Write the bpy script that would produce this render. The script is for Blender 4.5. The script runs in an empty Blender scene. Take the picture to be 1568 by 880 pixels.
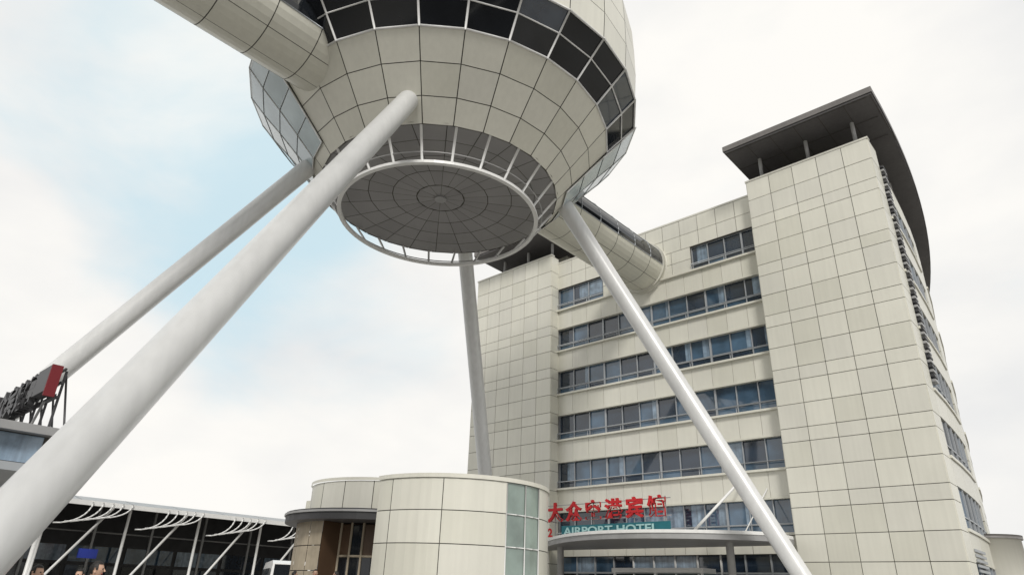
import bpy, math, random
from mathutils import Vector, Matrix
random.seed(7)
scene = bpy.context.scene
D2R = math.radians

# ------------------------------------------------------------ materials
def nodes_of(name):
    m = bpy.data.materials.new(name); m.use_nodes = True
    nt = m.node_tree; b = nt.nodes["Principled BSDF"]
    return m, nt, b

def pmat(name, col, rough=0.5, metal=0.0, var=0.12, scale=1.2, streak=0.0, bump=0.0, bscale=30, ior=1.45):
    m, nt, b = nodes_of(name)
    N, L = nt.nodes, nt.links
    b.inputs["Roughness"].default_value = rough
    b.inputs["Metallic"].default_value = metal
    b.inputs["IOR"].default_value = ior
    tc = N.new("ShaderNodeTexCoord")
    n1 = N.new("ShaderNodeTexNoise"); n1.inputs["Scale"].default_value = scale; n1.inputs["Detail"].default_value = 6
    L.new(tc.outputs["Object"], n1.inputs["Vector"])
    mr = N.new("ShaderNodeMapRange")
    mr.inputs["From Min"].default_value = 0.3; mr.inputs["From Max"].default_value = 0.7
    mr.inputs["To Min"].default_value = 1 - var; mr.inputs["To Max"].default_value = 1 + var
    L.new(n1.outputs["Fac"], mr.inputs["Value"])
    last = mr.outputs["Result"]
    if streak > 0:
        mp = N.new("ShaderNodeMapping"); mp.inputs["Scale"].default_value = (5, 5, 0.25)
        L.new(tc.outputs["Object"], mp.inputs["Vector"])
        n2 = N.new("ShaderNodeTexNoise"); n2.inputs["Scale"].default_value = 1.0; n2.inputs["Detail"].default_value = 5
        L.new(mp.outputs["Vector"], n2.inputs["Vector"])
        m2 = N.new("ShaderNodeMapRange")
        m2.inputs["From Min"].default_value = 0.35; m2.inputs["From Max"].default_value = 0.65
        m2.inputs["To Min"].default_value = 1 - streak; m2.inputs["To Max"].default_value = 1.0
        L.new(n2.outputs["Fac"], m2.inputs["Value"])
        mu = N.new("ShaderNodeMath"); mu.operation = 'MULTIPLY'
        L.new(last, mu.inputs[0]); L.new(m2.outputs["Result"], mu.inputs[1]); last = mu.outputs[0]
    vm = N.new("ShaderNodeVectorMath"); vm.operation = 'SCALE'
    vm.inputs[0].default_value = col[:3]
    L.new(last, vm.inputs["Scale"]); L.new(vm.outputs["Vector"], b.inputs["Base Color"])
    if bump > 0:
        n3 = N.new("ShaderNodeTexNoise"); n3.inputs["Scale"].default_value = bscale; n3.inputs["Detail"].default_value = 4
        L.new(tc.outputs["Object"], n3.inputs["Vector"])
        bp = N.new("ShaderNodeBump"); bp.inputs["Strength"].default_value = bump; bp.inputs["Distance"].default_value = 0.05
        L.new(n3.outputs["Fac"], bp.inputs["Height"]); L.new(bp.outputs["Normal"], b.inputs["Normal"])
    return m

def pan(name, k, tint=(1, 1, 1)):
    return pmat(name, (0.67*k*tint[0], 0.66*k*tint[1], 0.585*k*tint[2]), 0.36, 0.1, 0.035, 0.45, 0.045, 0.03, 1.4)
M = {}
M['p0'] = pan('cladding_a', 1.0); M['p1'] = pan('cladding_b', 0.965, (1, 1, 1.01)); M['p2'] = pan('cladding_c', 1.03); M['p3'] = pan('cladding_d', 0.935, (1, 1, .985))
PANS = ['p0', 'p0', 'p1', 'p2', 'p3']
M['seam'] = pmat('seam_dark', (0.09, 0.085, 0.075), 0.9)  # dark colour of the panel joints and the backing behind them
M['white'] = pmat('white_paint', (0.74, 0.74, 0.73), 0.35, 0, 0.05, 0.7, 0.05)
M['leg'] = pmat('leg_paint', (0.63, 0.635, 0.63), 0.30, 0.1, 0.05, 0.5, 0.07, 0.03, 3)
M['grey'] = pmat('grey_metal', (0.34, 0.34, 0.34), 0.4, 0.3, 0.1)
M['dgrey'] = pmat('dark_metal', (0.05, 0.05, 0.053), 0.45, 0.2, 0.2)
M['slab'] = pmat('roof_slab', (0.12, 0.115, 0.118), 0.5, 0.1, 0.15, 0.5, 0.1)
M['slabedge'] = pmat('roof_slab_edge', (0.18, 0.17, 0.165), 0.5, 0.1, 0.15, 0.5, 0.1)
M['soffit'] = pmat('soffit_metal', (0.28, 0.275, 0.275), 0.45, 0.2, 0.06, 0.5)
M['soffit2'] = pmat('soffit_metal_b', (0.26, 0.255, 0.255), 0.45, 0.2, 0.06, 0.5)
M['frame'] = pmat('window_frame', (0.38, 0.40, 0.42), 0.4, 0.3, 0.05)
M['g0'] = pmat('glass_dark', (0.018, 0.031, 0.052), 0.04, 0, 0.4, 0.5, 0, 0.02, 1.2, 1.85)
M['g1'] = pmat('glass_blue', (0.05, 0.095, 0.15), 0.04, 0, 0.5, 0.7, 0, 0.02, 1.2, 1.9)
M['g2'] = pmat('glass_curtain', (0.23, 0.31, 0.40), 0.10, 0, 0.35, 2.5, 0.4, 0.01, 1.5, 1.75)
M['g3'] = pmat('glass_black', (0.01, 0.012, 0.015), 0.06, 0, 0.4, 0.5, 0, 0.01, 1.5, 1.55)
M['gpale'] = pmat('glass_pale', (0.44, 0.52, 0.55), 0.12, 0, 0.15, 0.6, 0, 0.01, 1.5, 1.6)
M['ggreen'] = pmat('glass_green', (0.22, 0.28, 0.25), 0.08, 0, 0.3, 0.8, 0, 0.01, 1.5, 1.7)
M['red'] = pmat('sign_red', (0.46, 0.010, 0.014), 0.4)
M['dred'] = pmat('sign_dark_red', (0.15, 0.008, 0.013), 0.6)
M['teal'] = pmat('sign_teal', (0.012, 0.13, 0.16), 0.45)
M['tealw'] = pmat('sign_letter_pale', (0.34, 0.55, 0.55), 0.45)
M['tan'] = pmat('tan_stone', (0.42, 0.36, 0.27), 0.6, 0, 0.15, 2, 0.1)
M['brown'] = pmat('door_brown', (0.10, 0.06, 0.035), 0.5)
M['asphalt'] = pmat('asphalt', (0.052, 0.052, 0.054), 0.9, 0, 0.25, 0.4, 0, 0.3, 60)
M['paving'] = pmat('paving', (0.33, 0.32, 0.30), 0.8, 0, 0.15, 0.5, 0, 0.15, 40)
M['ground'] = pmat('ground_mat', (0.24, 0.23, 0.21), 0.9, 0, 0.2, 0.05, 0, 0.2, 10)
M['kerb'] = pmat('kerb_stone', (0.36, 0.35, 0.33), 0.8)
M['line'] = pmat('road_paint', (0.75, 0.75, 0.72), 0.6, 0, 0.15, 6)
M['skin'] = pmat('skin', (0.50, 0.32, 0.23), 0.55, 0, 0.05)
M['hair'] = pmat('hair', (0.012, 0.010, 0.009), 0.6)
M['tyre'] = pmat('tyre', (0.02, 0.02, 0.02), 0.85)
M['carwhite'] = pmat('vehicle_white', (0.76, 0.76, 0.75), 0.25, 0, 0.03)
M['blue'] = pmat('screen_blue', (0.02, 0.04, 0.30), 0.3)
M['lampred'] = pmat('lamp_red', (0.4, 0.01, 0.01), 0.2)

# ------------------------------------------------------------ mesh builder
class MB:
    def __init__(s): s.v = []; s.f = []; s.m = []; s.keys = []; s.sm = []
    def mi(s, k):
        if k not in s.keys: s.keys.append(k)
        return s.keys.index(k)
    def poly(s, pts, k, smooth=False):
        b = len(s.v); s.v += [tuple(p) for p in pts]; s.f.append(tuple(range(b, b+len(pts)))); s.m.append(s.mi(k)); s.sm.append(smooth)
    def obox(s, o, ax, ay, az, k):
        o, ax, ay, az = map(Vector, (o, ax, ay, az))
        if ax.cross(ay).dot(az) < 0: ax, ay = ay, ax
        c = [o, o+ax, o+ax+ay, o+ay, o+az, o+ax+az, o+ax+ay+az, o+ay+az]
        b = len(s.v); s.v += [tuple(p) for p in c]
        for f in ((0, 3, 2, 1), (4, 5, 6, 7), (0, 1, 5, 4), (1, 2, 6, 5), (2, 3, 7, 6), (3, 0, 4, 7)):
            s.f.append(tuple(b+i for i in f)); s.m.append(s.mi(k)); s.sm.append(False)
    def box(s, x0, x1, y0, y1, z0, z1, k):
        s.obox((x0, y0, z0), (x1-x0, 0, 0), (0, y1-y0, 0), (0, 0, z1-z0), k)
    def tube(s, p, q, r, k, r2=None, n=12, caps=True, dome=False):
        p, q = Vector(p), Vector(q); d = (q-p).normalized()
        t = Vector((0, 0, 1)) if abs(d.z) < .95 else Vector((1, 0, 0))
        e1 = d.cross(t).normalized(); e2 = d.cross(e1)
        r2 = r if r2 is None else r2
        secs = [(p, r), (q, r2)]
        if dome:
            for i in range(1, 6):
                a = i*math.pi/2/6
                secs.append((q+d*r2*math.sin(a)*0.9, r2*math.cos(a)))
        b = len(s.v)
        for c, rr in secs:
            for i in range(n):
                a = 2*math.pi*i/n
                s.v.append(tuple(c+e1*rr*math.cos(a)+e2*rr*math.sin(a)))
        k = s.mi(k)
        for j in range(len(secs)-1):
            for i in range(n):
                i2 = (i+1) % n
                s.f.append((b+j*n+i, b+j*n+i2, b+(j+1)*n+i2, b+(j+1)*n+i)); s.m.append(k); s.sm.append(True)
        if caps:
            s.f.append(tuple(b+i for i in range(n))); s.m.append(k); s.sm.append(False)
            s.f.append(tuple(b+(len(secs)-1)*n+i for i in reversed(range(n)))); s.m.append(k); s.sm.append(False)
    def path(s, pts, r, k, n=8):
        for a, b in zip(pts[:-1], pts[1:]): s.tube(a, b, r, k, n=n)
    def prism(s, pts2, z0, z1, k, ktop=None, kbot=None):
        n = len(pts2)
        for i in range(n):
            a, b = pts2[i], pts2[(i+1) % n]
            s.poly([(a[0], a[1], z0), (b[0], b[1], z0), (b[0], b[1], z1), (a[0], a[1], z1)], k)
        s.poly([(p[0], p[1], z1) for p in pts2], ktop or k)
        s.poly([(p[0], p[1], z0) for p in reversed(pts2)], kbot or k)
    def panels(s, o, u, n, widths, heights, gap=0.035, th=0.05, keys=PANS, seam='seam'):
        """grid of cladding panels: o lower-left corner, u horizontal dir, n outward normal"""
        o, u, n = Vector(o), Vector(u).normalized(), Vector(n).normalized()
        W, H = sum(widths), sum(heights)
        s.obox(o-n*0.02, u*W, -n*0.1, Vector((0, 0, H)), seam)
        z = 0
        for h in heights:
            x = 0
            for w in widths:
                j = random.uniform(-.004, .004)
                s.obox(o+u*(x+gap/2)+Vector((0, 0, z+gap/2))-n*0.02, u*(w-gap), n*(th+j), Vector((0, 0, h-gap)), random.choice(keys))
                x += w
            z += h
    def build(s, name, parent=None, bevel=0):
        me = bpy.data.meshes.new(name); me.from_pydata(s.v, [], s.f)
        for k in s.keys: me.materials.append(M[k])
        me.polygons.foreach_set("material_index", s.m); me.polygons.foreach_set("use_smooth", s.sm)
        me.update()
        ob = bpy.data.objects.new(name, me); scene.collection.objects.link(ob)
        if parent: ob.parent = parent
        if bevel:
            md = ob.modifiers.new('b', 'BEVEL'); md.width = bevel; md.segments = 2; md.limit_method = 'ANGLE'
        return ob

def empty(name, loc=(0, 0, 0), rz=0):
    e = bpy.data.objects.new(name, None); scene.collection.objects.link(e)
    e.location = loc; e.rotation_euler = (0, 0, rz); e.empty_display_size = .5
    return e

def text(body, name, loc, size, mat, parent, ext=0.06, rot=(math.pi/2, 0, 0), off=0.0, spacing=1.0, align='LEFT', sx=1.0):
    c = bpy.data.curves.new(name, 'FONT'); c.body = body; c.size = size; c.extrude = ext; c.offset = off
    c.space_character = spacing; c.align_x = align
    c.materials.append(M[mat])
    o = bpy.data.objects.new(name, c); scene.collection.objects.link(o); o.location = loc; o.rotation_euler = rot; o.scale = (sx, 1, 1)
    o.parent = parent
    return o

# ------------------------------------------------------------ hotel building
hotel = empty('hotel_building')
XL0, XL1, XR0, XR1 = -38.2, -29.9, -13.5, -6.1
YF, YM, YB = 37.0, 37.9, 76.0
HT = 26.6
def sx_(y): return XR1 - .0044*max(0, y-YF)**2      # curved east elevation
mb = MB()
mb.box(XL0+.1, XL1-.1, YF+.1, YB-20, 0, HT-.15, 'seam')
ysamp = [YF+.1+(YB-YF-.1)*i/20 for i in range(21)]
mb.prism([(sx_(y)-.12, y) for y in ysamp]+[(-30, YB), (-30, YM+2), (XR0+.1, YM+2), (XR0+.1, YF+.1)], 0, HT-.15, 'seam')
mb.box(XL1-.1, XR0+.1, YM+.35, YM+1.9, 0, 26.1, 'seam')
mb.build('core', hotel)
st = 3.39
pat = [1.32, 0.75, 1.32]
hs = [8.45-2*st-0.2]
while sum(hs)+st < HT: hs += pat
if HT-sum(hs) > .1: hs.append(HT-sum(hs))
mb = MB()
wR = [(XR1-XR0)/5]*5; wL = [(XL1-XL0)/6]*6
mb.panels((XR0, YF, 0), (1, 0, 0), (0, -1, 0), wR, hs)
mb.panels((XL0, YF, 0), (1, 0, 0), (0, -1, 0), wL, hs)
mb.panels((XL1, YF, 0), (0, 1, 0), (1, 0, 0), [.9], hs)
mb.panels((XR0, YM, 0), (0, -1, 0), (-1, 0, 0), [.9], hs)
mb.panels((XL0, YB-20, 0), (0, -1, 0), (-1, 0, 0), [(YB-20-YF)/11]*11, hs)
mb.panels((XR1, YF, 0), (0, 1, 0), (1, 0, 0), [1.6], hs)
for x0, x1 in ((XL0, XL1), (XR0, XR1)):
    mb.box(x0-.06, x1+.06, YF-.06, YF+.35, HT, HT+.12, 'p1')
mb.build('tower_cladding', hotel)
# east elevation: shallow curve, stacked window bays
mb = MB()
ys0 = YF+1.6; nseg = 13; dy = (YB-ys0)/nseg
rz = [8.45+st*i for i in range(-2, 5)]
def seg(y, w, x_in, x_out, z0, z1, k):
    a = Vector((sx_(y), y, 0)); b = Vector((sx_(y+w), y+w, 0)); u = b-a; n = Vector((u.y, -u.x, 0)).normalized()
    mb.obox(a+n*x_in+Vector((0, 0, z0)), u, n*(x_out-x_in), Vector((0, 0, z1-z0)), k)
for s in range(nseg):
    y = ys0+s*dy
    pier = (s % 4 == 3)
    for i, zb in enumerate(rz):
        if pier:
            for q in range(3):
                seg(y+.02, dy-.04, -.12, .04, zb+q*1.13+.02, min(zb+(q+1)*1.13-.02, HT), random.choice(PANS))
            continue
        seg(y+.02, dy-.04, -.12, .04, zb+1.93, min(zb+st-.16, HT), random.choice(PANS))
        seg(y, dy, -.12, .12, zb-.14, zb, 'p0')
        for q in range(2):
            seg(y+q*dy/2+.04, dy/2-.08, -.14, -.06, zb+.01, zb+1.9, random.choice(['g0', 'g3', 'g1', 'g0']))
            seg(y+q*dy/2-.04, .08, -.10, .02, zb+.01, zb+1.9, 'frame')
        seg(y, dy, -.10, .0, zb+.5, zb+.56, 'frame')
    seg(y+.02, dy-.04, -.12, .04, 0, rz[0]-.16, 'p1')
for i in range(52):
    zz = 12.2+i*.26
    seg(YF+1.75, .75, -.05, .22, zz, zz+.13, 'dgrey' if i % 2 else 'grey')
mb.build('east_elevation', hotel)

def winrow(mb, x0, x1, zb, h=1.83, y=YM, pw=1.32, rail=True):
    n = max(1, round((x1-x0)/pw)); w = (x1-x0)/n
    yg = y+.22
    prevk = 'g0'
    for j in range(n):
        k = random.choices(['g0', 'g1', 'g2'], [4, 5, 3])[0]
        if random.random() < .3: k = prevk
        prevk = k
        tl = random.uniform(-.012, .012)   # every pane sits at a very slightly different angle
        mb.obox((x0+j*w+.02, yg+.02, zb+.5), (w-.04, tl, 0), (0, .05, 0), (0, random.uniform(-.006, .006), h-.5), k)
        if k == 'g2':
            if random.random() < .7:
                mb.box(x0+j*w+.02, x0+j*w+w*random.uniform(.25, .7), yg-.002, yg+.006, zb+.52, zb+h-.06, 'g0')
        elif random.random() < .25:
            mb.box(x0+j*w+w*random.uniform(.55, .8), x0+(j+1)*w-.03, yg-.002, yg+.006, zb+.52, zb+h-.06, 'g2')
        mb.box(x0+j*w+.02, x0+(j+1)*w-.02, yg, yg+.05, zb, zb+.46, random.choice(['g0', 'g1', 'g1']))
    for j in range(n+1):
        t = .06 if j % 3 == 0 else .028
        mb.box(x0+j*w-t, x0+j*w+t, yg-.09, yg-.004, zb, zb+h, 'frame')
    mb.box(x0, x1, yg-.07, yg-.006, zb+.455, zb+.51, 'frame')
    mb.box(x0, x1, yg-.08, yg-.005, zb+h-.06, zb+h-.003, 'frame')
    if rail:
        mb.tube((x0, y-.14, zb+.42), (x1, y-.14, zb+.42), .03, 'frame', n=6)
        for j in range(0, n+1, 2):
            xx = min(max(x0+j*w, x0+.05), x1-.05)
            mb.tube((xx, y-.14, zb), (xx, y-.14, zb+.42), .02, 'frame', n=6)

mb = MB()
nW = 12; ww = [(XR0-XL1)/nW]*nW
winz = [8.45+st*i for i in range(-1, 4)]
for i, zb in enumerate(winz):
    winrow(mb, XL1, XR0, zb)
    top = zb+1.83
    nxt = zb+st
    mb.panels((XL1, YM, top), (1, 0, 0), (0, -1, 0), ww, [nxt-top-.1], gap=.02)
    mb.box(XL1, XR0, YM-.22, YM+.2, zb-.13, zb-.005, 'p0')
    mb.box(XL1, XR0, YM-.10, YM+.2, top-.08, top+.03, 'p3')
zb = winz[-1]+st
mb.box(XL1, XR0, YM-.22, YM+.2, zb-.13, zb-.005, 'p0')
winrow(mb, XL1, -25.6, zb); winrow(mb, -18.3, XR0, zb)
mb.panels((-25.6, YM, zb), (1, 0, 0), (0, -1, 0), [7.3/5]*5, [.915, .915])
mb.panels((XL1, YM, zb+1.83), (1, 0, 0), (0, -1, 0), ww, [1.1, 26.15-zb-2.93])
mb.box(XL1, XR0, YM-.05, YM+.35, 26.15, 26.28, 'p1')
mb.panels((XL1, YM, 4.0), (1, 0, 0), (0, -1, 0), ww, [winz[0]-.14-4.0])
mb.build('centre_facade', hotel)
mb = MB()
x = XL1
while x < XR0-.2:
    x2 = min(x+1.45, XR0)
    mb.box(x+.04, x2-.04, YM+.3, YM+.36, .1, 3.0, random.choice(['g0', 'g3', 'g1']))
    mb.box(x+.04, x2-.04, YM+.3, YM+.36, 3.1, 3.98, random.choice(['g0', 'g2', 'g1']))
    mb.box(x-.04, x+.04, YM+.2, YM+.37, .1, 4.0, 'white' if -25 < x < -18 else 'frame')
    x = x2
mb.box(XL1, XR0, YM+.22, YM+.34, 3.0, 3.1, 'frame')
mb.box(-24.5, -18.5, YM-1.6, YM-.1, 3.0, 3.25, 'white')
for xx in (-24.4, -21.6, -18.7): mb.box(xx, xx+.12, YM-1.55, YM-1.43, 0.1, 3.0, 'white')
mb.box(XL1, XR0, YM-1.8, YM+.3, 0.0, .1, 'paving')
mb.build('ground_floor', hotel)
# roof slabs
z0 = 28.45
mb = MB()
yy_ = [35.5+(78-35.5)*i/20 for i in range(21)]
out = [(-5.05-.0040*max(0, y-36)**2, y) for y in yy_]
mb.prism(out+[(-28, 78), (-28, 52), (-14.2, 52), (-14.2, 35.5)], z0+.12, z0+.5, 'slabedge', 'slab', 'slab')
inn = [(p[0]-.07, p[1]) for p in out]; inn[0] = (inn[0][0], 35.57)
mb.prism(inn+[(-27.9, 77.9), (-27.9, 52.1), (-14.13, 51.9), (-14.13, 35.57)], z0, z0+.118, 'slab')
for j in range(7):
    xx = -14.1+8.9*j/6
    mb.box(xx-.02, xx+.02, 35.6, 41, z0-.012, z0-.003, 'seam')
for j in range(3):
    mb.box(-14.1, -5.4, 35.68+j*2.2, 35.72+j*2.2, z0-.024, z0-.014, 'seam')
mb.box(-12, -8.2, YF+3.0, 50, HT-.16, z0-.03, 'p3')
for cx, cy in ((-12.6, YF+.6), (-9.6, YF+.6), (-6.8, YF+.6), (-6.9, 46), (-8.6, 55), (-11.5, 64)):
    mb.tube((cx, cy, HT-.2), (cx, cy, z0), .12, 'grey')
mb.build('roof_slab_east', hotel)
mb = MB()
x0, x1 = -37.2, -28.6
mb.box(x0, x1, 35.3, 49.8, z0-.28, z0+.2, 'slabedge')
mb.box(x0+.06, x1-.06, 35.36, 49.7, z0-.4, z0-.282, 'slab')
mb.box(x0+2.2, x1-2.0, YF+3.0, 47, HT-.1, z0-.402, 'p3')
for cx in (x0+1.6, (x0+x1)/2, x1-1.7): mb.tube((cx, YF+.6, HT-.2), (cx, YF+.6, z0-.39), .12, 'grey')
mb.build('roof_slab_west', hotel)
# entrance canopy
mb = MB()
pts = []
for i in range(25):
    t = i/24
    xx = -30.2+t*(16.6)
    yy = 36.6-5.4*math.sin(math.pi*min(1, t**1.15))**0.8*(1-.15*t) - 2.0*t
    pts.append((xx, yy))
pts += [(-13.6, 36.95), (-30.2, 36.95)]
mb.prism(pts, 4.35, 4.62, 'grey', 'white', 'soffit')
mb.prism([(p[0], p[1]-.06 if i < 25 else p[1]) for i, p in enumerate(pts)], 4.621, 4.78, 'white')
mb.tube((-17.2, 32.9, 4.75), (-16.2, YM-.05, 8.2), .07, 'white')
mb.tube((-15.0, 34.2, 4.75), (-15.0, YM-.05, 7.4), .03, 'white')
for xc in (-27, -16): mb.tube((xc, 34.5, 0), (xc, 34.5, 4.36), .2, 'grey', n=20)
mb.build('entrance_canopy', hotel)
mb = MB()
mb.tube((-6.9, 47.5, 0), (-6.9, 47.5, 5.2), 1.8, 'p1', n=32)
mb.tube((-6.9, 47.5, 5.2), (-6.9, 47.5, 5.4), 1.9, 'slabedge', n=32)
for i in range(14): mb.box(XR1+.031, XR1+.08, 38.9, 41.4, 1.2+i*.22, 1.32+i*.22, 'frame')
mb.build('side_annex', hotel)
# hotel sign
sign = empty('hotel_name_sign')
chars = '大众空港宾馆'
for i, ch in enumerate(chars):
    text(ch, 'character_%d' % (i+1), (-28.35+i*1.48, 34.9, 6.0), 1.2, 'red', sign, .08, off=.035)
text('2', 'latin_left', (-28.3, 34.86, 5.0), .7, 'red', sign, .03, off=.02)
mb = MB()
mb.box(-27.3, -19.6, 34.98, 35.04, 4.98, 5.62, 'teal')
for xx in (-27.9, -24.9, -22, -19.9): mb.box(xx, xx+.05, 35.05, 35.11, 4.7, 7.0, 'grey')
for zz in (5.9, 6.85): mb.box(-28.5, -19.5, 35.0, 35.045, zz, zz+.05, 'grey')
mb.build('sign_frame', sign)
text('AIRPORT HOTEL', 'latin_text', (-27.1, 34.95, 5.08), .62, 'tealw', sign, .02, off=.012, sx=1.45)

# ------------------------------------------------------------ observation pod on legs
pod = empty('elevated_observation_pod')
CX, CY = -22.0, 18.3
e1 = Vector((22, -18.3, 0)).normalized(); e2 = Vector((-e1.y, e1.x, 0))
def P(r, deg, z):
    a = D2R(deg)
    return Vector((CX, CY, 0)) + e1*(r*math.cos(a)) + e2*(r*math.sin(a)) + Vector((0, 0, z))
NS = 28; STEP = 360/NS; PH0 = 2.6
prof = [(5.85, 19.5), (6.61, 20.37), (7.51, 21.4), (8.40, 22.43), (9.2, 23.25), (9.9, 24.0), (10.0, 25.5), (10.0, 27.0), (9.95, 28.5), (9.6, 30.2), (9.1, 31.7)]
def quad_panel(mb, c, k, g):
    cen = sum(c, Vector())/4
    out = []
    for p in c:
        d = p-cen; out.append(p-d.normalized()*g*1.3)
    mb.poly(out, k)
mb = MB()
for i in range(len(prof)-1):
    (r0, za), (r1, zb) = prof[i], prof[i+1]
    for s in range(NS):
        a, b = PH0+s*STEP, PH0+(s+1)*STEP
        if i in (3, 4): continue
        quad_panel(mb, [P(r0, a, za), P(r0, b, za), P(r1, b, zb), P(r1, a, zb)], random.choice(PANS), .022)
mb.build('cladding_panels', pod)
mb = MB()
for i in range(len(prof)-1):
    (r0, za), (r1, zb) = prof[i], prof[i+1]
    dz = .02
    for s in range(NS):
        a, b = PH0+s*STEP, PH0+(s+1)*STEP
        k = 'seam' if i not in (3, 4) else random.choice(['g3', 'g3', 'g3', 'g0'])
        q = .06 if i not in (3, 4) else .03
        mb.poly([P(r0-q, a, za+dz), P(r0-q, b, za+dz), P(r1-q, b, zb+dz), P(r1-q, a, zb+dz)], k)
rt = [(9.1, 31.7), (7.5, 32.6), (4, 33.2), (0.01, 33.4)]
for (r0, za), (r1, zb) in zip(rt[:-1], rt[1:]):
    for s in range(NS):
        a, b = PH0+s*STEP, PH0+(s+1)*STEP
        mb.poly([P(r0, a, za), P(r0, b, za), P(r1, b, zb), P(r1, a, zb)], 'p1')
mb.build('shell', pod)
mb = MB()
for s in range(NS):
    a, b = PH0+s*STEP, PH0+(s+1)*STEP
    mb.tube(P(8.42, a, 22.43), P(9.92, a, 24.0), .05, 'white', n=6)
    for r, z, t in ((8.42, 22.45, .05), (9.2, 23.25, .035), (9.9, 24.0, .055)):
        mb.tube(P(r, a, z), P(r, b, z), t, 'white', n=6)
mb.build('window_mullions', pod)
# outer glazed skirt on the flanks, tight to the shell
mb = MB()
for s in range(NS):
    a, b = PH0+s*STEP, PH0+(s+1)*STEP
    mid = (a+b)/2; mid = mid-360 if mid > 180 else mid
    if mid < -58 or mid > 74:
        sk = [(6.35, 19.95), (7.25, 20.98), (8.25, 22.1), (9.2, 23.1), (10.0, 24.05)]
        for (r0, za), (r1, zb) in zip(sk[:-1], sk[1:]):
            quad_panel(mb, [P(r0, a, za), P(r0, b, za), P(r1, b, zb), P(r1, a, zb)], 'gpale', .02)
            mb.tube(P(r0, a, za), P(r1, a, zb), .035, 'white', n=6)
            mb.tube(P(r0, b, za), P(r1, b, zb), .035, 'white', n=6)
            mb.tube(P(r0, a, za), P(r0, b, za), .025, 'white', n=6)
            mb.tube(P(r1, a, zb), P(r1, b, zb), .025, 'white', n=6)
mb.build('glass_skirt', pod)
# soffit disc
mb = MB()
NR = 24
rr = [.25, 1.2, 2.4, 3.6, 4.75, 5.85]
for s in range(NR):
    a, b = s*15, (s+1)*15
    mb.poly([P(0.0, a, 19.57), P(5.9, b, 19.57), P(5.9, a, 19.57)], 'seam')
    for r0, r1 in zip(rr[:-1], rr[1:]):
        if r0 < 1 and s % 2: continue
        bb = b if r0 >= 1 else a+30
        pts = [P(r0, a, 19.53), P(r0, bb, 19.53), P(r1, bb, 19.53), P(r1, a, 19.53)]
        quad_panel(mb, pts[::-1], random.choice(['soffit', 'soffit', 'soffit2']), .018)
mb.tube(P(0, 0, 19.45), P(0, 0, 19.56), .3, 'grey', n=24)
mb.build('soffit', pod)
mb = MB()
for s in range(72):
    a, b = s*5, (s+1)*5
    ra, rb, za, zb, k = 4.74, 4.93, 18.2, 18.34, 'white'
    mb.poly([P(ra, a, za), P(ra, b, za), P(rb, b, za), P(rb, a, za)], k, True)
    mb.poly([P(ra, a, zb), P(rb, a, zb), P(rb, b, zb), P(ra, b, zb)], k, True)
    mb.poly([P(rb, a, za), P(rb, b, za), P(rb, b, zb), P(rb, a, zb)], k, True)
    mb.poly([P(ra, b, za), P(ra, a, za), P(ra, a, zb), P(ra, b, zb)], k, True)
    mb.tube(P(5.12, a, 18.6), P(5.12, b, 18.6), .03, 'grey', n=6, caps=False)
for s in range(24):
    a = s*15+4
    mb.tube(P(4.86, a, 18.28), P(5.8, a, 19.52), .06, 'white', n=8)
mb.build('hanging_ring', pod)
mb = MB()
for sx, sy in ((1, -1), (-1, -1), (1, 1), (-1, 1)):
    top = Vector((CX+sx*3.8, CY+sy*5.4, 20.1)); bot = Vector((CX+sx*10.7, CY+sy*16.95, 0))
    mb.tube(bot, top, .43, 'leg', n=48, dome=True)
    mb.tube(bot+Vector((0, 0, -.05)), bot+(top-bot)*.018, .62, 'grey', n=32)
mb.build('inclined_legs', pod)

# ------------------------------------------------------------ skybridge
sb = empty('skybridge')
BX, BZ, BR = -22.0, 23.25, 1.75
mb = MB()
def BP(deg, y, r=BR): return Vector((BX+r*math.cos(D2R(deg)), y, BZ+r*math.sin(D2R(deg))))
def bridge(y0, y1):
    n = max(1, round(abs(y1-y0)/2.0)); dy = (y1-y0)/n
    for i in range(n):
        a, b = y0+i*dy, y0+(i+1)*dy
        for k in range(36):
            d0, d1 = k*10-10, k*10
            up = d0 < 190
            key = 'g3' if up else 'p3'
            mb.poly([BP(d0, a+.02), BP(d1, a+.02), BP(d1, b-.02), BP(d0, b-.02)], key, True)
            mb.poly([BP(d0, a, BR-.03), BP(d1, a, BR-.03), BP(d1, b, BR-.03), BP(d0, b, BR-.03)], 'seam', True)
        for d in (-10, 30, 60, 90, 120, 150, 190):
            mb.tube(BP(d, a), BP(d, b), .035, 'frame', n=6)
        for d in range(-10, 190, 10):
            mb.tube(BP(d, a), BP(d+10, a), .03, 'frame', n=6)
        for d in (270, -50, 230):
            mb.tube(BP(d, a, BR-.01), BP(d, b, BR-.01), .02, 'seam', n=4)
bridge(26.0, 37.9); bridge(-42, 11.6)
mb.tube((BX, 37.5, BZ), (BX, 37.9, BZ), 1.9, 'p1', n=40)
mb.build('tube', sb)

bt = empty('car_park_building')
mb = MB()
mb.box(-32, -12, -60, -42, 0, 27, 'p1')
for i in range(7):
    mb.box(-31.5, -12.5, -41.99, -41.9, 2.2+i*3.4, 4.0+i*3.4, 'g0')
mb.box(-33, -11, -61, -41, 27, 27.5, 'slab')
mb.build('walls', bt)

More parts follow.
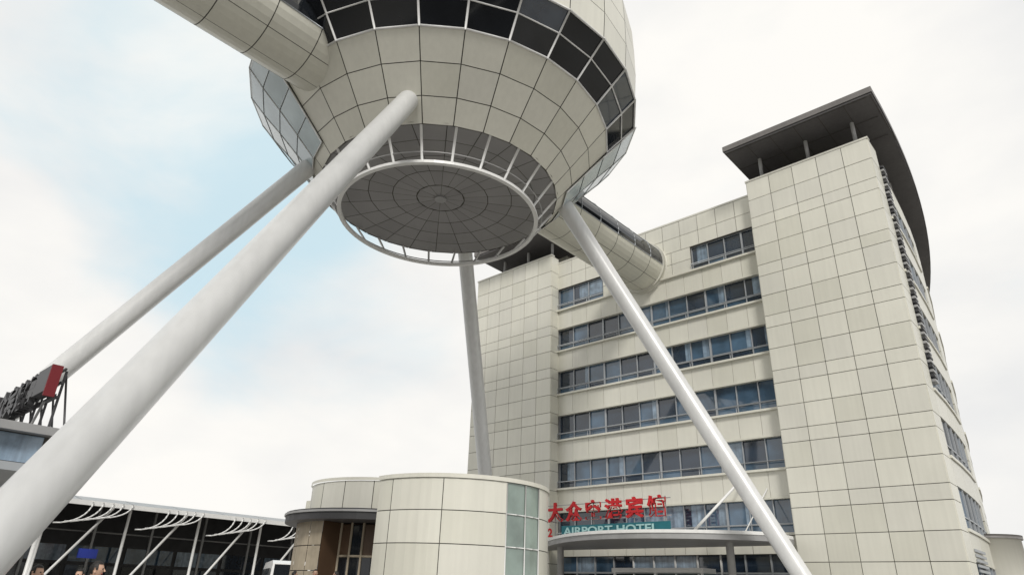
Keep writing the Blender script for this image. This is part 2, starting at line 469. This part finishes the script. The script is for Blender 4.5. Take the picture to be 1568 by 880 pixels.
# ------------------------------------------------------------ entrance pavilion
pv = empty('entrance_pavilion')
AX, AY, AR = -20.7, 19.55, 3.75
ea = Vector((-AX, -AY, 0)).normalized(); eb = Vector((-ea.y, ea.x, 0))
def PA(r, deg, z):
    return Vector((AX, AY, 0))+ea*(r*math.cos(D2R(deg)))+eb*(r*math.sin(D2R(deg)))+Vector((0, 0, z))
mb = MB()
zr = [0, .85, 1.97, 3.09, 4.21, 5.33]
edges = [-52, -40, -8, 29]
TOPA = 5.42
def arcpan(mb, PF, R, a0, a1, z0, z1, k, g=.015, sub=5):
    da = math.degrees(g/R)
    a0 += da; a1 -= da
    for i in range(sub):
        p, q = a0+(a1-a0)*i/sub, a0+(a1-a0)*(i+1)/sub
        mb.poly([PF(R, p, z0+g), PF(R, q, z0+g), PF(R, q, z1-g), PF(R, p, z1-g)], k, True)
for za, zb in zip(zr[:-1], zr[1:]):
    for a0, a1 in zip(edges[:-1], edges[1:]):
        arcpan(mb, PA, AR, a0, a1, za, zb, random.choice(PANS))
    for a0, a1 in ((29, 43), (43, 57)):
        arcpan(mb, PA, AR-.03, a0, a1, za, zb, 'ggreen')
    for a0, a1 in ((57, 80), (80, 110), (110, 140), (140, 170)):
        arcpan(mb, PA, AR, a0, a1, za, zb, random.choice(PANS))
for a in (29, 43, 57):
    mb.tube(PA(AR, a, 0), PA(AR, a, 5.3), .025, 'white', n=6)
for zz in zr[1:-1]:
    for a in range(29, 57, 7): mb.tube(PA(AR, a, zz), PA(AR, a+7, zz), .022, 'white', n=6)
arc = [PA(AR-.06, -52+i*6, 0) for i in range(38)]
mb.prism([(p.x, p.y) for p in arc], 0, 5.3, 'seam')
arc = [PA(AR+.05, -52.5+i*6, 0) for i in range(38)]
mb.prism([(p.x, p.y) for p in arc], 5.33, TOPA+.06, 'p0')
mb.build('front_drum', pv)
BX2, BY2 = -24.4, 18.8
ea2 = Vector((-BX2, -BY2, 0)).normalized(); eb2 = Vector((-ea2.y, ea2.x, 0))
def PB(r, deg, z):
    return Vector((BX2, BY2, 0))+ea2*(r*math.cos(D2R(deg)))+eb2*(r*math.sin(D2R(deg)))+Vector((0, 0, z))
mb = MB()
for a0 in range(-120, 100, 22):
    arcpan(mb, PB, 3.2, a0, a0+22, 4.3, 5.5, random.choice(['p1', 'p3']))
    arcpan(mb, PB, 3.26, a0, a0+22, 5.5, 5.62, 'p0', g=0)
c = [PB(3.14, i*10, 0) for i in range(36)]
mb.prism([(p.x, p.y) for p in c], 4.2, 5.5, 'seam')
c = [PB(4.1, i*7.5, 0) for i in range(48)]
mb.prism([(p.x, p.y) for p in c], 3.95, 4.35, 'dgrey', 'slab', 'slab')
c = [PB(4.16, i*7.5, 0) for i in range(48)]
mb.prism([(p.x, p.y) for p in c], 4.22, 4.30, 'grey')
mb.box(-28.9, -27.4, 17.6, 19.6, 4.36, 5.25, 'p3')
c = [PB(2.3, i*10, 0) for i in range(36)]
mb.prism([(p.x, p.y) for p in c], .35, 3.95, 'brown')
for a0, a1, R in ((-88, -70, 3.6), (-70, -52, 3.6), (-52, -40, 3.6)):
    for za, zb in ((.35, 1.25), (1.25, 2.15), (2.15, 3.05), (3.05, 3.95)):
        arcpan(mb, PB, R, a0, a1, za, zb, 'tan')
p1, p2 = PB(3.59, -40, .35), PB(2.4, -40, .35)
mb.poly([p1, p2, p2+Vector((0, 0, 3.6)), p1+Vector((0, 0, 3.6))], 'brown')
for a0 in (-39, -28, -17, -6, 5, 16):
    arcpan(mb, PB, 2.6, a0, a0+11, .35, 2.7, 'g3')
    arcpan(mb, PB, 2.6, a0, a0+11, 2.75, 3.9, 'brown' if a0 % 2 else 'g3')
    mb.tube(PB(2.62, a0, .35), PB(2.62, a0, 3.95), .05, 'tan', n=6)
    mb.tube(PB(2.62, a0, 2.72), PB(2.62, a0+11, 2.72), .05, 'tan', n=6)
c = [PB(6.2, i*7.5, 0) for i in range(48)]
mb.prism([(p.x, p.y) for p in c], 0.01, .35, 'paving')
mb.build('rear_drum_and_porch', pv)

# ------------------------------------------------------------ transport terminal on the left
tm = empty('transport_terminal')
mb = MB()
X0 = -62
prof2 = [(0, 7.3), (-3, 7.9), (-8, 8.4), (-16, 8.7), (-26, 8.2)]
for (a, za), (b, zb) in zip(prof2[:-1], prof2[1:]):
    for j in range(-10, 70, 4):
        mb.poly([(X0+a, j, za), (X0+a, j+3.95, za), (X0+b, j+3.95, zb), (X0+b, j, zb)], 'grey')
        mb.poly([(X0+a, j, za-.25), (X0+b, j, zb-.25), (X0+b, j+4, zb-.25), (X0+a, j+4, za-.25)], 'dgrey')
mb.box(X0-.05, X0+.12, -10, 70, 7.0, 7.36, 'white')
mb.box(X0-14.1, X0-14, -10, 70, 0, 8.3, 'dgrey')
for j in range(-8, 70, 5):
    mb.box(X0-13.99, X0-13.9, j, j+4.6, 3.2, 4.6, random.choice(['g1', 'g0', 'g2']))
    mb.box(X0-13.99, X0-13.9, j, j+4.6, .2, 2.9, random.choice(['g0', 'g3', 'g2']))
    mb.box(X0-9, X0-8.8, j, j+.2, 0, 8, 'grey')
    mb.tube((X0-9, j, 5.6), (X0-9, j+5, 5.6), .08, 'grey', n=6)
for y in range(-8, 70, 6):
    mb.tube((X0-1.2, y, 0), (X0-1.2, y, 7.3), .12, 'white', n=10)
    mb.tube((X0-1.2, y, 0.3), (X0+.2, y+4.2, 7.0), .1, 'white', n=8)
    for q in range(5):      # curved white louvre blades fanning up to the eave
        pts = []
        for t in range(9):
            u = t/8
            pts.append(Vector((X0+.22, y+.2+q*.75+2.4*math.sin(u*math.pi/2), 5.5+q*.16+(1.75-q*.13)*(1-math.cos(u*math.pi/2)))))
        mb.path(pts, .06, 'white', n=6)
for j in range(-8, 70, 3): mb.tube((X0+.1, j, 7.2), (X0-13, j, 8.3), .07, 'grey', n=6)
mb.box(X0-2.2, X0-2.0, 19.2, 20.6, 3.2, 3.9, 'blue')
mb.build('platform_canopy', tm)
mb = MB()
mb.box(-77, -56, -24, 11, 0, 7.0, 'dgrey')
vp = [(-46.2, 5.9), (-47, 6.9), (-48.4, 7.8), (-50.3, 8.4), (-55, 8.7)]
for (a, za), (b, zb) in zip(vp[:-1], vp[1:]):
    mb.poly([(a, -25, za), (a, 12, za), (b, 12, zb), (b, -25, zb)], 'white', True)
    mb.poly([(a, -25, za-.12), (b, -25, zb-.12), (b, 12, zb-.12), (a, 12, za-.12)], 'grey', True)
for y in range(-24, 13, 6): mb.tube((-48, y, 0), (-48, y, 7.4), .12, 'white', n=10)
mb.build('white_vault', tm)

# glazed shelter with roof sign
ks = empty('forecourt_shelter')
mb = MB()
mb.box(-28.6, -17.7, -11.8, 4.15, 3.75, 4.38, 'seam')
mb.box(-28.8, -17.35, -12, 4.45, 4.38, 4.56, 'grey')
mb.box(-28.7, -17.5, -11.9, 4.35, 3.58, 3.75, 'frame')
for j in range(-11, 4): mb.box(-17.69, -17.64, j+.03, j+.97, 3.78, 4.36, 'gpale' if j % 3 else 'g2')
for i in range(10): mb.box(-28.5+i*1.08, -27.45+i*1.08, 4.16, 4.2, 3.78, 4.36, 'g1')
for xx in (-18.4, -23, -28):
    for yy in (-11, -6, -1, 3.4): mb.tube((xx, yy, 0), (xx, yy, 3.6), .12, 'grey', n=12)
mb.box(-27.5, -24, -8, -2, 4.56, 5.0, 'grey')
mb.build('structure', ks)
rs = empty('rooftop_sign')
mb = MB()
for zz in (5.33, 5.68, 6.0): mb.box(-28.4, -17.95, 4.0, 4.05, zz, zz+.05, 'dgrey')
for i in range(12):
    x = -28.2+i*.92
    mb.box(x, x+.05, 4.05, 4.1, 4.57, 6.0, 'dgrey'); mb.tube((x, 4.1, 5.9), (x, 4.42, 4.57), .025, 'dgrey', n=6)
mb.box(-17.94, -17.88, 3.72, 3.95, 5.32, 6.06, 'dred')
mb.box(-18.9, -17.945, 3.72, 3.96, 5.43, 6.05, 'dgrey')
mb.box(-28.4, -18.91, 3.90, 3.94, 5.44, 6.02, 'dgrey')
mb.box(-28.4, -17.95, 3.98, 4.0, 5.30, 5.42, 'dgrey')
mb.box(-20.9, -19.6, 3.3, 4.0, 4.57, 4.95, 'dgrey')
mb.tube((-19.1, 3.9, 4.56), (-18.4, 3.9, 5.3), .03, 'grey', n=8)
mb.build('sign_frame', rs)
for i, ch in enumerate('浦东国际机场大众宾馆停'):
    text(ch, 'character_%d' % (i+1), (-28.4+i*.86, 3.82, 5.38), .80, 'dgrey', rs, .07, off=.03)

# distant block on the right
db = empty('distant_office_block')
mb = MB()
mb.box(-14, 30, 120, 140, 0, 8.6, 'p3'); mb.box(-14.4, 30.4, 119.6, 140.4, 8.6, 9.0, 'slabedge')
for i in range(2):
    for j in range(14): mb.box(-13+j*3, -11+j*3, 119.9, 119.99, 1.6+i*3.6, 3.6+i*3.6, 'g1')
mb.build('walls', db)

# ------------------------------------------------------------ ground
def sheet(name, x0, x1, y0, y1, z, k):
    mb = MB(); mb.poly([(x0, y0, z), (x1, y0, z), (x1, y1, z), (x0, y1, z)], k); return mb.build(name)
sheet('ground', -1500, 1500, -1500, 1500, -0.13, 'ground')
sheet('road', -46, 60, -16, 12, -0.125, 'asphalt')
mb = MB(); mb.box(-46, 30, 12, 37.8, -.12, 0.0, 'paving')
mb.box(-46, -7, -6, 12, -.12, 0.0, 'paving'); mb.box(-7, -6.8, -6, 12, -.12, .02, 'kerb'); mb.box(-6.8, 30, 11.8, 12, -.12, .02, 'kerb')
mb.build('pavement')
mb = MB()
for i in range(12): mb.box(-5+i*5, -2+i*5, 2.9, 3.05, -.121, -.119, 'line')
mb.box(-5, 58, 11.2, 11.35, -.121, -.119, 'line')
mb.build('road_marking')

# ------------------------------------------------------------ people
def cloth(name, shirt, trousers):
    m, nt, b = nodes_of(name); N, L = nt.nodes, nt.links
    tc = N.new("ShaderNodeTexCoord"); sx = N.new("ShaderNodeSeparateXYZ"); L.new(tc.outputs["Object"], sx.inputs[0])
    mr = N.new("ShaderNodeMapRange"); mr.inputs["From Max"].default_value = 2.0; L.new(sx.outputs["Z"], mr.inputs["Value"])
    cr = N.new("ShaderNodeValToRGB"); cr.color_ramp.interpolation = 'CONSTANT'
    el = cr.color_ramp.elements
    el[0].position = 0; el[0].color = (.03, .03, .03, 1)
    el[1].position = .05; el[1].color = (*trousers, 1)
    e = el.new(.485); e.color = (*shirt, 1)
    e = el.new(.735); e.color = (.5, .32, .23, 1)
    L.new(mr.outputs[0], cr.inputs[0]); L.new(cr.outputs[0], b.inputs["Base Color"]); b.inputs["Roughness"].default_value = .8
    return m
def skinobj(name, verts, edges, rad, mat, parent, root=0, sub=2):
    me = bpy.data.meshes.new(name); me.from_pydata(verts, edges, []); me.materials.append(mat)
    ob = bpy.data.objects.new(name, me); scene.collection.objects.link(ob); ob.parent = parent
    md = ob.modifiers.new('skin', 'SKIN')
    lay = me.skin_vertices[0].data
    for i, r in enumerate(rad): lay[i].radius = r if isinstance(r, tuple) else (r, r); lay[i].use_root = (i == root)
    md.use_smooth_shade = True
    s = ob.modifiers.new('sub', 'SUBSURF'); s.levels = sub; s.render_levels = sub
    return ob
pc = [0]
def person(x, y, z, rz, H, shirt, trousers, stride=.12, longhair=False):
    e = empty('person', (x, y, z), rz); k = H/1.75; e.scale = (k, k, k)
    pc[0] += 1
    cm = cloth('clothes_%d' % pc[0], shirt, trousers)
    V = [(0, 0, .95), (0, 0, 1.15), (0, 0, 1.38), (0, 0, 1.47), (0, .01, 1.54),
         (-.10, 0, .88), (-.11, -stride, .50), (-.11, -stride*.6, .09), (-.11, -stride*.6-.14, .045),
         (.10, 0, .88), (.11, stride, .50), (.11, stride*1.6, .09), (.11, stride*1.6-.14, .045),
         (-.19, 0, 1.40), (-.24, .03, 1.12), (-.25, -.05, .88),
         (.19, 0, 1.40), (.24, -.03, 1.12), (.25, -.12, .89)]
    E = [(0, 1), (1, 2), (2, 3), (3, 4), (0, 5), (5, 6), (6, 7), (7, 8), (0, 9), (9, 10), (10, 11), (11, 12), (2, 13), (13, 14), (14, 15), (2, 16), (16, 17), (17, 18)]
    R = [(.15, .11), (.14, .10), (.15, .10), (.065, .065), (.055, .055), .095, .062, .042, .04, .095, .062, .042, .04, .06, .045, .03, .06, .045, .03]
    skinobj('body', V, E, R, cm, e)
    hd = MB(); ns, nr = 20, 14
    def hp(u, v):
        th = 2*math.pi*u/ns; ph = math.pi*v/nr
        xx = .076*math.sin(ph)*math.sin(th); yy = -.096*math.sin(ph)*math.cos(th); zz = .118*math.cos(ph)
        if zz < 0: xx *= 1+zz*2.2; yy *= 1+zz*1.2
        return Vector((xx, yy, 1.635+zz))
    for v in range(nr):
        for u in range(ns):
            hd.poly([hp(u, v), hp(u, v+1), hp(u+1, v+1), hp(u+1, v)], 'skin', True)
    hd.tube((0, -.088, 1.66), (0, -.112, 1.615), .008, 'skin', .015, n=8)
    for sx in (-1, 1):
        hd.tube((sx*.03, -.082, 1.65), (sx*.03, -.092, 1.65), .011, 'hair', n=8)
        hd.tube((sx*.072, .0, 1.60), (sx*.08, .01, 1.665), .014, 'skin', n=8)
    hd.tube((-.025, -.083, 1.585), (.025, -.083, 1.585), .006, 'lampred', n=6)
    hd.build('head', e)
    hr = MB()
    def hq(u, v):
        p = hp(u, v); c = Vector((0, .008, 1.64)); return c+(p-c)*1.09
    for v in range(nr):
        for u in range(ns):
            front = math.cos(2*math.pi*(u+.5)/ns)
            lim = 4 if front > .3 else (7 if front > -.4 else (12 if longhair else 9))
            if v < lim: hr.poly([hq(u, v), hq(u, v+1), hq(u+1, v+1), hq(u+1, v)], 'hair', True)
    hr.build('hair', e)
    for sx, hy, nm in ((-1, -.05, 'hand_right'), (1, -.12, 'hand_left')):
        o = Vector((sx*.25, hy, .88))
        V = [o, o+Vector((0, -.01, -.05)), o+Vector((0, -.015, -.085))]; E = [(0, 1), (1, 2)]; R = [.022, .028, .026]
        for fi, L in enumerate((.07, .08, .075, .06)):
            b = o+Vector((0, -.045+fi*.022, -.095)); i = len(V)
            V += [b, b+Vector((-sx*.008, 0, -L*.5)), b+Vector((-sx*.025, 0, -L*.95))]
            E += [(2, i), (i, i+1), (i+1, i+2)]; R += [.0095, .009, .008]
        i = len(V); V += [o+Vector((-sx*.01, -.05, -.05)), o+Vector((-sx*.02, -.065, -.085))]; E += [(1, i), (i, i+1)]; R += [.011, .009]
        skinobj(nm, [tuple(v) for v in V], E, R, M['skin'], e, sub=1)
person(-12.6, 3.3, 0, 2.2, 1.70, (.12, .12, .14), (.03, .035, .06))
person(-11.95, 3.9, 0, 2.6, 1.78, (.05, .05, .06), (.05, .05, .05), .16)
person(-16.2, 5.0, 0, .6, 1.72, (.45, .10, .08), (.04, .05, .10), .1, True)
person(-22.2, 13.5, .35, 2.9, 1.70, (.08, .09, .12), (.03, .03, .04))
person(-21.1, 13.6, .35, 1.2, 1.76, (.30, .30, .32), (.04, .04, .05), .08)
person(-20.75, 14.2, .35, -1.0, 1.73, (.05, .05, .06), (.03, .03, .04), .15)

# ------------------------------------------------------------ minibus
vb = empty('white_minibus', (-33.4, 19.8, 0), D2R(-24))
mb = MB()
pr = [(-2.7, .45), (-2.75, 1.2), (-2.62, 2.5), (-2.4, 2.72), (1.1, 2.76), (1.6, 2.62), (2.25, 1.65), (2.75, 1.35), (2.85, .95), (2.85, .45)]
w0, w1 = 1.0, .86
def side(i, s):
    x, z = pr[i]; w = w0 if z < 1.6 else w0-(w0-w1)*(z-1.6)/1.1
    return (x, s*w, z)
n = len(pr)
for i in range(n):
    j = (i+1) % n
    mb.poly([side(i, 1), side(j, 1), side(j, -1), side(i, -1)], 'carwhite')
mb.poly([side(i, -1) for i in range(n)], 'carwhite'); mb.poly([side(i, 1) for i in reversed(range(n))], 'carwhite')
mb.build('body', vb, .05)
mb = MB()
for s in (-1, 1):
    for x0, x1 in ((-2.4, -1.3), (-1.2, -.1), (0, 1.0)):
        mb.poly([(x0, s*1.012, 1.62), (x1, s*1.012, 1.62), (x1, s*.93, 2.4), (x0, s*.93, 2.4)], 'g3')
    mb.poly([(1.1, s*1.012, 1.62), (2.05, s*1.012, 1.62), (1.55, s*.93, 2.35), (1.1, s*.93, 2.4)], 'g3')
    mb.tube((2.0, s*1.0, 1.75), (2.05, s*1.22, 1.8), .03, 'dgrey'); mb.obox((2.0, s*1.22, 1.65), (.08, 0, 0), (0, s*.16, 0), (0, 0, .3), 'dgrey')
    mb.obox((2.83, s*.55, .95), (.05, 0, 0), (0, s*.35, 0), (0, 0, .2), 'frame')
    for x in (-1.75, 1.85):
        mb.tube((x, s*.82, .38), (x, s*1.04, .38), .38, 'tyre', n=24); mb.tube((x, s*1.04, .38), (x, s*1.06, .38), .2, 'grey', n=16)
mb.poly([(2.21, -.85, 1.73), (2.21, .85, 1.73), (1.66, .78, 2.57), (1.66, -.78, 2.57)], 'g3')
mb.box(2.8, 2.92, -.95, .95, .4, .7, 'dgrey')
mb.build('windows_wheels_trim', vb)

# ------------------------------------------------------------ world
w = bpy.data.worlds.new("World"); scene.world = w; w.use_nodes = True
nt = w.node_tree; N, L = nt.nodes, nt.links
bg = N["Background"]; bg.inputs["Strength"].default_value = 0.1
sun_dir = Vector((0.74, -0.72, 0.90)).normalized()    # towards the sun
elev = math.asin(sun_dir.z); rot = math.atan2(sun_dir.x, sun_dir.y)
sky = N.new("ShaderNodeTexSky"); sky.sky_type = 'NISHITA'; sky.sun_disc = False
sky.sun_elevation = elev; sky.sun_rotation = rot; sky.air_density = 1.0; sky.dust_density = 2.0
tc = N.new("ShaderNodeTexCoord")
mp = N.new("ShaderNodeMapping"); mp.inputs["Scale"].default_value = (1, 1, 1.9)
L.new(tc.outputs["Generated"], mp.inputs["Vector"])
n1 = N.new("ShaderNodeTexNoise"); n1.inputs["Scale"].default_value = 2.6; n1.inputs["Detail"].default_value = 8; n1.inputs["Roughness"].default_value = .52; n1.inputs["Distortion"].default_value = .3
L.new(mp.outputs["Vector"], n1.inputs["Vector"])
def blob(d, inner, outer):
    dp = N.new("ShaderNodeVectorMath"); dp.operation = 'DOT_PRODUCT'
    dp.inputs[1].default_value = Vector(d).normalized(); L.new(tc.outputs["Generated"], dp.inputs[0])
    mr = N.new("ShaderNodeMapRange"); mr.interpolation_type = 'SMOOTHSTEP'
    mr.inputs["From Min"].default_value = math.cos(D2R(outer)); mr.inputs["From Max"].default_value = math.cos(D2R(inner))
    L.new(dp.outputs["Value"], mr.inputs["Value"]); return mr.outputs["Result"]
def math2(op, a, b):
    m = N.new("ShaderNodeMath"); m.operation = op
    for i, x in enumerate((a, b)):
        if isinstance(x, (int, float)): m.inputs[i].default_value = x
        else: L.new(x, m.inputs[i])
    return m.outputs[0]
b1 = blob((-.80, .24, .58), 3, 19); b2 = blob((-.80, .46, .38), 2, 15)
open_ = math2('ADD', b1, math2('MULTIPLY', b2, .75))
v = math2('ADD', math2('MULTIPLY', open_, .38), n1.outputs["Fac"])
mr = N.new("ShaderNodeMapRange"); mr.interpolation_type = 'SMOOTHSTEP'
mr.inputs["From Min"].default_value = .58; mr.inputs["From Max"].default_value = 1.0
mr.inputs["To Min"].default_value = 0.0; mr.inputs["To Max"].default_value = .85
L.new(v, mr.inputs["Value"])
n2 = N.new("ShaderNodeTexNoise"); n2.inputs["Scale"].default_value = 1.9; n2.inputs["Detail"].default_value = 7
mp2 = N.new("ShaderNodeMapping"); mp2.inputs["Location"].default_value = (3, 1, 5); mp2.inputs["Scale"].default_value = (1, 1, 2)
L.new(tc.outputs["Generated"], mp2.inputs["Vector"]); L.new(mp2.outputs["Vector"], n2.inputs["Vector"])
cr = N.new("ShaderNodeValToRGB"); cr.color_ramp.elements[0].position = .34; cr.color_ramp.elements[0].color = (.79, .80, .81, 1)
cr.color_ramp.elements[1].position = .6; cr.color_ramp.elements[1].color = (1.0, .98, .94, 1)
L.new(n2.outputs["Fac"], cr.inputs[0])
sc = N.new("ShaderNodeVectorMath"); sc.operation = 'SCALE'; sc.inputs["Scale"].default_value = 10.0
L.new(cr.outputs[0], sc.inputs[0])
hz = N.new("ShaderNodeMix"); hz.data_type = 'RGBA'; hz.inputs["Factor"].default_value = .88
L.new(sky.outputs[0], hz.inputs["A"]); hz.inputs["B"].default_value = (6.3, 8.5, 9.4, 1)
mx = N.new("ShaderNodeMix"); mx.data_type = 'RGBA'
L.new(mr.outputs["Result"], mx.inputs["Factor"]); L.new(sc.outputs["Vector"], mx.inputs["A"]); L.new(hz.outputs["Result"], mx.inputs["B"])
L.new(mx.outputs["Result"], bg.inputs["Color"])
sl = bpy.data.lights.new('sun', 'SUN'); sl.energy = 2.3; sl.angle = D2R(12); sl.color = (1, .965, .91)
so = bpy.data.objects.new('sun', sl); scene.collection.objects.link(so)
so.rotation_euler = (-sun_dir).to_track_quat('-Z', 'Y').to_euler()

# ------------------------------------------------------------ camera
yaw, pitch, roll = 42.7, 25.0, 2.0
h = Vector((-math.sin(D2R(yaw)), math.cos(D2R(yaw)), 0)); r0 = Vector((h.y, -h.x, 0))
cp, sp = math.cos(D2R(pitch)), math.sin(D2R(pitch))
F = h*cp+Vector((0, 0, sp)); u0 = -h*sp+Vector((0, 0, cp))
cr_, sr = math.cos(D2R(roll)), math.sin(D2R(roll))
Rv = r0*cr_+u0*sr; Uv = -r0*sr+u0*cr_
cam = bpy.data.cameras.new('camera'); cam.sensor_width = 36; cam.lens = 36*1012/1568; cam.clip_end = 5000; cam.clip_start = .1
co = bpy.data.objects.new('camera', cam); scene.collection.objects.link(co)
mt = Matrix((Rv, Uv, -F)).transposed().to_4x4(); mt.translation = (0, 0, 1.5); co.matrix_world = mt
scene.camera = co
scene.view_settings.view_transform = 'Standard'; scene.view_settings.look = 'None'; scene.view_settings.exposure = 0
